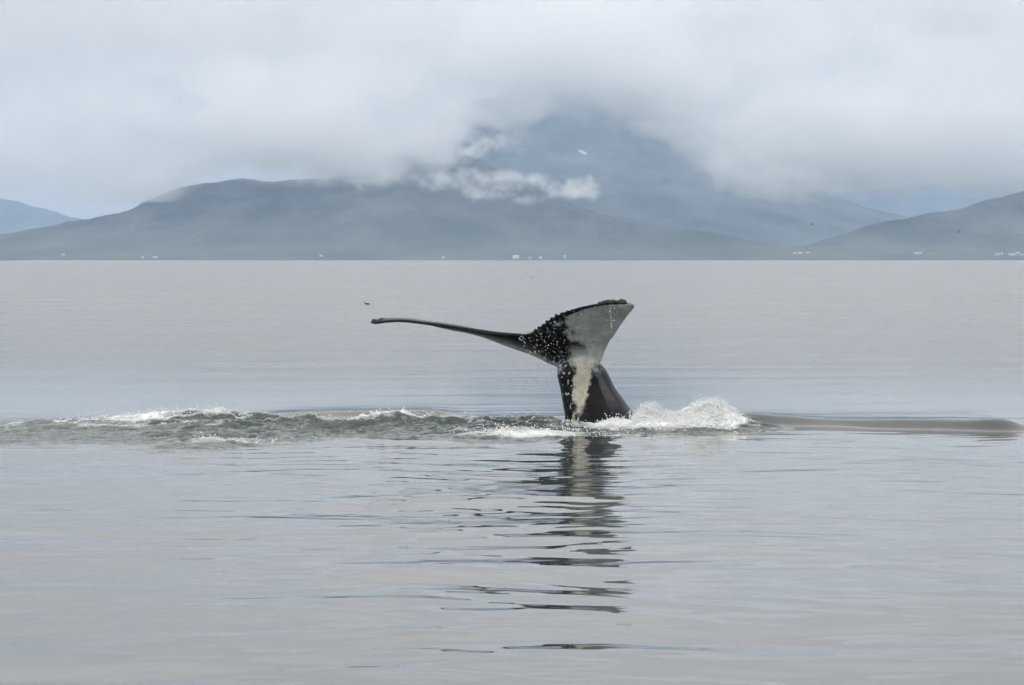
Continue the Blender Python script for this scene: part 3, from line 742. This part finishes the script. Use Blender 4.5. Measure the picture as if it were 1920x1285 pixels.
for (px, py, d, rz, roll, sc, lab) in ((1523, 421, 330, 2.4, 0.3, 0.75, 'dark bird flying low before the valley left of the dark right hill'),
                              (1797, 435, 300, 0.6, -0.5, 0.75, 'dark bird flying before the dark hill at the right edge'),
                              (361, 450, 520, 0.2, 0.2, 0.7, 'faint bird flying before the lower slope of the left mountain')):
    p = W(px, py, d)
    if fl is None: o = fl = flying_bird(p, rz, roll, sc)
    else: o = copy_tree(fl); o.location = p; o.rotation_euler = (roll, 0, rz); o.scale = (sc,) * 3
    tag(o, lab, 'bird', 'seabirds flying low over the sea')

# ------------------------------------------------------------------ houses along the shore
M_WALL = simple_mat('white_render', (0.36, 0.36, 0.35), 0.8, 0.3, 0.06, 0.5)
M_CREAM = simple_mat('cream_render', (0.72, 0.66, 0.58), 0.8, 0.3, 0.06, 0.5)
M_ROOFR = simple_mat('red_roof', (0.42, 0.16, 0.11), 0.7, 0.3, 0.15, 1.0)
M_ROOFG = simple_mat('pale_roof', (0.36, 0.38, 0.4), 0.6, 0.3, 0.1, 1.0)
M_ROOFD = simple_mat('dark_roof', (0.10, 0.10, 0.11), 0.7, 0.3, 0.15, 1.0)
M_GLASS = simple_mat('window_glass', (0.03, 0.035, 0.04), 0.15, 0.5, 0.1, 1.0)
M_DOOR = simple_mat('house_door', (0.12, 0.05, 0.04), 0.5, 0.4, 0.1, 1.0)
def boxm(x0, x1, y0, y1, z0, z1):
    V_ = [(x, y, z) for z in (z0, z1) for x, y in ((x0, y0), (x1, y0), (x1, y1), (x0, y1))]
    return V_, [(0, 3, 2, 1), (4, 5, 6, 7), (0, 1, 5, 4), (1, 2, 6, 5), (2, 3, 7, 6), (3, 0, 4, 7)]
def house(loc, w_, l_, h_, rh, rz, wall, roof, label):
    e = bpy.data.objects.new('house', None); COL.objects.link(e); e.location = loc; e.rotation_euler = (0, 0, rz)
    tag(e, label, 'house', 'houses and farms along the far shore')
    V_ = [(-w_ / 2, -l_ / 2, -1.5), (w_ / 2, -l_ / 2, -1.5), (w_ / 2, l_ / 2, -1.5), (-w_ / 2, l_ / 2, -1.5), (-w_ / 2, -l_ / 2, h_), (w_ / 2, -l_ / 2, h_), (w_ / 2, l_ / 2, h_), (-w_ / 2, l_ / 2, h_), (-w_ / 2, 0, h_ + rh), (w_ / 2, 0, h_ + rh)]
    mesh_obj('wall', V_, [(0, 1, 5, 4), (2, 3, 7, 6), (1, 2, 6, 9, 5), (3, 0, 4, 8, 7), (0, 3, 2, 1)], wall, e, False)
    ov = 0.4; k = 0.12; Vr = []; s_ = rh / (l_ / 2)
    for x in (-w_ / 2 - ov, w_ / 2 + ov):
        Vr += [(x, -l_ / 2 - ov, h_ - ov * s_ + 0.02), (x, 0, h_ + rh + 0.02), (x, l_ / 2 + ov, h_ - ov * s_ + 0.02), (x, l_ / 2 + ov, h_ - ov * s_ + k + .02), (x, 0, h_ + rh + k + .02), (x, -l_ / 2 - ov, h_ - ov * s_ + k + .02)]
    r = mesh_obj('roof', Vr, [(0, 1, 7, 6), (1, 2, 8, 7), (2, 3, 9, 8), (3, 4, 10, 9), (4, 5, 11, 10), (5, 0, 6, 11), (0, 5, 4, 1), (1, 4, 3, 2), (6, 7, 10, 11), (7, 8, 9, 10)], roof, e, False)
    cv, cf = boxm(w_ * .2, w_ * .2 + .7, -.35, .35, h_ + rh - .5, h_ + rh + .9); mesh_obj('chimney', cv, cf, wall, r, False)
    nwin = max(2, int(w_ / 3.5))
    for i in range(nwin):
        x = -w_ / 2 + (i + .5) * w_ / nwin
        if i == nwin // 2: v_, f_ = boxm(x - .5, x + .5, -l_ / 2 - .06, -l_ / 2 + .02, 0.05, 2.1); mesh_obj('door', v_, f_, M_DOOR, e, False)
        else: v_, f_ = boxm(x - .6, x + .6, -l_ / 2 - .06, -l_ / 2 + .02, 1.0, 2.2); mesh_obj('window', v_, f_, M_GLASS, e, False)
    return e
def on_land(px, py):
    d = 7030.0
    while d < 8200:
        p = W(px, py, d)
        if coast_h(p.x, d) > p.z - 0.0: return Vector((p.x, d, coast_h(p.x, d)))
        d += 10
    p = W(px, py, 7120); return Vector((p.x, 7120, coast_h(p.x, 7120)))
HS = [(119, 480, 9, 7, 3.2, 2.4, 0.2, M_WALL, M_ROOFG, 'small pale house on the slope at far left, above the shoreline'),
 (267, 486, 7, 7, 4, 3, 0.1, M_WALL, M_ROOFG, 'left of two small white houses at the water edge under the left mountain'),
 (291, 486, 12, 7, 4, 2.6, -0.1, M_WALL, M_ROOFG, 'right, wider of two white houses at the water edge under the left mountain'),
 (602, 483, 9, 7, 3.5, 2.5, 0.3, M_WALL, M_ROOFG, 'lone faint white house on the shore left of the whale'),
 (831, 485.5, 8, 6, 3, 2.2, 0.1, M_WALL, M_ROOFG, 'faint small white house on the shore just left of the pinkish farm'),
 (967, 485.5, 15, 9, 5.2, 4.0, 0.15, M_CREAM, M_ROOFG, 'large pinkish pale farmhouse on the shore straight beyond the tail'),
 (945, 486, 8, 6, 3, 2, 0.1, M_WALL, M_ROOFD, 'low small shed beside and left of the pinkish farmhouse'),
 (994, 486, 7, 6, 3, 2.2, 0.1, M_WALL, M_ROOFG, 'first small white cottage right of the pinkish farmhouse'),
 (1013, 486, 8, 6, 3.2, 2.4, 0.2, M_WALL, M_ROOFG, 'second small white cottage right of the pinkish farmhouse'),
 (1059, 485, 5, 5, 5.2, 3.6, 0.0, M_WALL, M_ROOFG, 'narrow tall white building on the shore above the right fluke'),
 (1075, 486, 6, 6, 3, 2.2, 0.0, M_WALL, M_ROOFD, 'little white cottage right of the narrow tall building'),
 (1116, 486, 9, 6, 2.6, 2, 0.0, M_WALL, M_ROOFD, 'low dark roofed shed on the shore above the right fluke'),
 (1490, 477.5, 8, 7, 3.2, 2.4, 0.1, M_WALL, M_ROOFG, 'leftmost small house of the three farm houses on the right shore'),
 (1500, 477.5, 13, 8, 3.6, 2.6, 0.1, M_WALL, M_ROOFG, 'middle and widest of the three farm houses on the right shore'),
 (1515, 477.5, 8, 7, 4.2, 2.8, -0.1, M_WALL, M_ROOFG, 'rightmost of the three farm houses on the right shore'),
 (1721, 478.5, 20, 10, 4.2, 3.0, 0.05, M_WALL, M_ROOFG, 'largest white barn standing alone on the right shore'),
 (1743, 478, 10, 7, 2.6, 1.8, 0.05, M_WALL, M_ROOFD, 'low dark roofed shed just right of the largest white barn'),
 (1870, 479.5, 10, 7, 3.2, 2.4, 0.1, M_WALL, M_ROOFG, 'small white house left of the white farm at the right edge'),
 (1878, 478.5, 7, 7, 3.6, 2.4, 0.4, M_WALL, M_ROOFG, 'tiny white house between the small house and the edge farm'),
 (1897, 480.5, 16, 8, 3.6, 2.8, 0.05, M_WALL, M_ROOFG, 'long white farm building at the right edge of the shore'),
 (1908, 478.5, 10, 8, 4.6, 3.0, 0.3, M_WALL, M_ROOFG, 'taller white house rising behind the long farm building at right'),
 (1917, 481, 10, 8, 3.2, 2.4, 0.1, M_WALL, M_ROOFG, 'last white house cut by the right edge of the picture')]
for h in HS:
    house(on_land(h[0], h[1]), *h[2:])
# low dark reef at the far left
xr = np.linspace(-30, 46, 90); 
p0 = W(-40, 488, 5200); p1 = W(44, 488, 5200)
RX = np.linspace(p0.x - 120, p1.x, 110); RY = np.linspace(5180, 5330, 22)
A, B_ = np.meshgrid(RX, RY); tt = (A - RX[0]) / (RX[-1] - RX[0]); vv_ = (B_ - RY[0]) / (RY[-1] - RY[0])
Zr = 5.0 * np.sin(PI * vv_) ** 0.6 * np.clip(1 - tt, 0, 1) ** 0.5 * np.clip(tt * 8, 0, 1) * (1 + 0.6 * fbm(A / 12, B_ / 12, 4, 400)) - 0.4
o = link('reef', np_mesh('reef', np.stack([A, B_, Zr], -1).reshape(-1, 3), grid_quads(110, 22), simple_mat('wet_rock', (0.03, 0.032, 0.035), 0.7, 0.4, 0.4, 0.05)))
tag(o, kind='structure')

# ------------------------------------------------------------------ haze and the low clouds
hv, hf = boxm(-26000, 26000, -5000, 24500, -1.5, 1260)
hz = mesh_obj('haze', hv, hf, None, None, False); tag(hz, kind='stuff')
m = bpy.data.materials.new('haze_air'); m.use_nodes = True; t = m.node_tree; t.nodes.clear()
out = N(t, 'ShaderNodeOutputMaterial'); pv = N(t, 'ShaderNodeVolumePrincipled'); L(t, pv.outputs[0], out.inputs['Volume'])
pv.inputs['Density'].default_value = 6.1e-5; pv.inputs['Color'].default_value = (0.50, 0.69, 0.94, 1); pv.inputs['Anisotropy'].default_value = 0.0
hz.data.materials.append(m)

def cloud_mat(name, dens, step=None):
    m = bpy.data.materials.new(name); m.use_nodes = True; t = m.node_tree; t.nodes.clear()
    out = N(t, 'ShaderNodeOutputMaterial'); pv = N(t, 'ShaderNodeVolumePrincipled'); L(t, pv.outputs[0], out.inputs['Volume'])
    pv.inputs['Density'].default_value = dens; pv.inputs['Color'].default_value = (1, 1, 1, 1); pv.inputs['Anisotropy'].default_value = 0.0
    return m
class E:
    def __init__(s, g, sock): s.g = g; s.o = sock
    def _m(s, op, *a):
        n = s.g.nodes.new('ShaderNodeMath'); n.operation = op
        for i, q in enumerate((s,) + a):
            if isinstance(q, E): s.g.links.new(q.o, n.inputs[i])
            else: n.inputs[i].default_value = q
        return E(s.g, n.outputs[0])
    def __add__(s, b): return s._m('ADD', b)
    def __sub__(s, b): return s._m('SUBTRACT', b)
    def __mul__(s, b): return s._m('MULTIPLY', b)
    def ss(s, a, b):
        n = s.g.nodes.new('ShaderNodeMapRange'); n.interpolation_type = 'SMOOTHSTEP'; s.g.links.new(s.o, n.inputs[0]); n.inputs[1].default_value = a; n.inputs[2].default_value = b
        return E(s.g, n.outputs[0])
    def mx(s, b): return s._m('MAXIMUM', b)
def cloud(name, mn, mxx, res, build, mat):
    me = bpy.data.meshes.new(name); me.from_pydata([mn, mxx], [], []); me.materials.append(mat)
    o = bpy.data.objects.new(name, me); COL.objects.link(o)
    g = bpy.data.node_groups.new(name, 'GeometryNodeTree')
    g.interface.new_socket('Geometry', in_out='INPUT', socket_type='NodeSocketGeometry'); g.interface.new_socket('Geometry', in_out='OUTPUT', socket_type='NodeSocketGeometry')
    go = g.nodes.new('NodeGroupOutput'); vc = g.nodes.new('GeometryNodeVolumeCube')
    pos = g.nodes.new('GeometryNodeInputPosition'); sx = g.nodes.new('ShaderNodeSeparateXYZ'); g.links.new(pos.outputs[0], sx.inputs[0])
    def noise(scale, sc3, detail, rough=0.55, off=(0, 0, 0)):
        v1 = g.nodes.new('ShaderNodeVectorMath'); v1.operation = 'MULTIPLY'; g.links.new(pos.outputs[0], v1.inputs[0]); v1.inputs[1].default_value = tuple(scale * q for q in sc3)
        v2 = g.nodes.new('ShaderNodeVectorMath'); v2.operation = 'ADD'; g.links.new(v1.outputs[0], v2.inputs[0]); v2.inputs[1].default_value = off
        n = g.nodes.new('ShaderNodeTexNoise'); g.links.new(v2.outputs[0], n.inputs['Vector']); n.inputs['Scale'].default_value = 1; n.inputs['Detail'].default_value = detail; n.inputs['Roughness'].default_value = rough
        return E(g, n.outputs[0]) - 0.5
    d = build(g, E(g, sx.outputs[0]), E(g, sx.outputs[1]), E(g, sx.outputs[2]), noise)
    g.links.new(d.o, vc.inputs['Density'])
    vc.inputs['Min'].default_value = mn; vc.inputs['Max'].default_value = mxx
    for k, r in zip(('X', 'Y', 'Z'), res): vc.inputs['Resolution ' + k].default_value = r
    sm_ = g.nodes.new('GeometryNodeSetMaterial'); sm_.inputs['Material'].default_value = mat
    g.links.new(vc.outputs[0], sm_.inputs[0]); g.links.new(sm_.outputs[0], go.inputs[0])
    md = o.modifiers.new('cloud', 'NODES'); md.node_group = g
    tag(o, kind='structure')
    return o
DC = 9250.0; KC = DC / F
def cxz(px, py): return (px - 960) * KC, HC + (HORIZON - py) * KC
BANK = [(-250, 330), (0, 345), (250, 345), (400, 334), (520, 336), (600, 333), (650, 335), (700, 352), (735, 343), (765, 318), (825, 310), (862, 270), (895, 228), (955, 218), (1000, 212), (1038, 186),
        (1080, 184), (1150, 200), (1210, 230), (1270, 262), (1320, 296), (1345, 338), (1400, 356), (1450, 362), (1600, 349), (1900, 348), (1960, 342), (2200, 345)]
def curve_node(g, x, pts):
    c = g.nodes.new('ShaderNodeFloatCurve'); x0, x1 = pts[0][0], pts[-1][0]; z0 = min(p[1] for p in pts); z1 = max(p[1] for p in pts)
    cv = c.mapping.curves[0]
    P_ = [((p[0] - x0) / (x1 - x0), (p[1] - z0) / (z1 - z0)) for p in pts]
    cv.points[0].location = P_[0]; cv.points[1].location = P_[-1]
    for q in P_[1:-1]: cv.points.new(*q)
    for p in cv.points: p.handle_type = 'AUTO_CLAMPED'
    c.mapping.update()
    xn = (x - x0) * (1 / (x1 - x0)); g.links.new(xn.o, c.inputs['Value'])
    return E(g, c.outputs[0]) * (z1 - z0) + z0
def bank(g, x, y, z, noise):
    zb = curve_node(g, x, [cxz(*p) for p in BANK])
    n1 = noise(1 / 380.0, (1, 0.4, 1.5), 6, 0.6); n2 = noise(1 / 150.0, (1, 0.35, 1.4), 4, 0.6, (7, 3, 1))
    # ragged on the left side, flat-bottomed on the right
    rag = x.ss(1000, 450) * 230 + 60
    n3 = noise(1 / 60.0, (1, 0.35, 1.2), 4, 0.6, (1, 5, 2))
    h = (z - zb) + n1 * rag + n2 * (x.ss(1000, 450) * 120 + 50) + n3 * 70
    body = h.ss(-45, 60)
    inner = noise(1 / 330.0, (1, 0.3, 1.6), 6, 0.6, (2, 9, 4)).ss(-0.14, 0.06) * 0.75 + 0.25
    ends = x.ss(*[cxz(q, 0)[0] for q in (-150, 800)]) * 0.75 + 0.25
    inner = inner * (x.ss(cxz(1060, 0)[0], cxz(1260, 0)[0]) * x.ss(cxz(1800, 0)[0], cxz(1600, 0)[0]) * (n2 * 6.0 + 0.5).mx(-0.35) + 1.0)
    front = y.ss(8900, 9150) * y.ss(9600, 9450)
    open_ = h.ss(130, 430) * -0.68 + 1.0          # the deck is thin above its bright base
    return body * inner * ends * front * open_
cloud('cloud_bank', (cxz(-250, 0)[0], 8900, 190), (cxz(2200, 0)[0], 9600, 1180), (460, 30, 130), bank, cloud_mat('cloud_mist', 0.0095))
PUFFS = [(865, 288, 50, 18, 0.6), (920, 268, 52, 18, 0.6), (870, 250, 40, 16, 0.4), (965, 285, 30, 8, 0.25), (1345, 312, 34, 18, 0.3), (1390, 330, 40, 14, 0.3), (790, 296, 30, 16, 0.35), (835, 300, 40, 9, 0.3), (1085, 350, 34, 22, 1.0), (1060, 362, 50, 17, 0.9), (1105, 362, 22, 16, 0.9), (1005, 340, 28, 15, 0.8), (1030, 352, 36, 14, 0.6), (925, 332, 60, 13, 0.8), (885, 362, 26, 15, 0.85), (930, 368, 42, 13, 0.5),
         (880, 325, 30, 14, 0.6), (815, 335, 40, 20, 0.6), (950, 345, 70, 20, 0.35), (850, 342, 60, 18, 0.35), (770, 325, 50, 20, 0.4), (680, 345, 30, 13, 0.7), (715, 328, 26, 20, 0.9), (745, 318, 22, 18, 0.7), (990, 375, 46, 10, 0.35)]
def puffs(g, x, y, z, noise):
    n1 = noise(1 / 34.0, (1, 0.7, 1.25), 5, 0.62); n2 = noise(1 / 95.0, (1, 1, 1.2), 3, 0.5, (4, 4, 4))
    tot = None
    for k, (px, py, rx, rz_, s_) in enumerate(PUFFS):
        cx_, cz_ = (px - 960) * 8900 / F, HC + (HORIZON - py) * 8900 / F
        rx *= 8900 / F; rz_ *= 8900 / F
        a = (x - cx_) * (1 / rx); b = (z - cz_) * (1 / rz_); c = (y - (8900 + (k % 3 - 1) * 60)) * (1 / (rx * 1.1 + 20))
        r = a * a + b * b + c * c
        f = (r * -0.75 + 0.85 + n1 * 5.0 + n2 * 3.6).ss(0.0, 1.9) * s_
        tot = f if tot is None else tot.mx(f)
    return tot
X0, X1 = [(q - 960) * 8900 / F for q in (600, 1450)]
cloud('low_cloud', (X0, 8650, 130), (X1, 9150, 430), (320, 44, 70), puffs, cloud_mat('puff_mist', 0.018))

# old snow lying on the upper slope of the central mountain
mn = [o for o in COL.objects if o.name == 'mountain.001'][0]
dgx = bpy.context.evaluated_depsgraph_get()
def drape(px, py):
    p = W(px, py, 1000); d_ = (p - co.location).normalized()
    ok, loc, nor, idx = mn.ray_cast(co.location, d_); return loc if ok else None
prow, frows = [], []
outl = [(1084, 283), (1089, 282), (1094, 285), (1100, 288), (1101, 291), (1096, 291), (1090, 288), (1085, 286)]
cen = drape(1092, 286.5); pr = [drape(*q) for q in outl]
if cen is not None and all(p is not None for p in pr):
    vs_ = [cen + Vector((0, -3, 4))] + [p + Vector((0, -3, 2.5)) for p in pr] + [p + Vector((0, 4, -3)) for p in pr]
    n = len(pr); fs_ = [(0, 1 + i, 1 + (i + 1) % n) for i in range(n)] + [(1 + i, 1 + n + i, 1 + n + (i + 1) % n, 1 + (i + 1) % n) for i in range(n)]
    o = mesh_obj('snow_patch', vs_, fs_, simple_mat('old_snow', (0.42, 0.43, 0.45), 0.7, 0.3, 0.05, 0.05))
    tag(o, kind='structure')
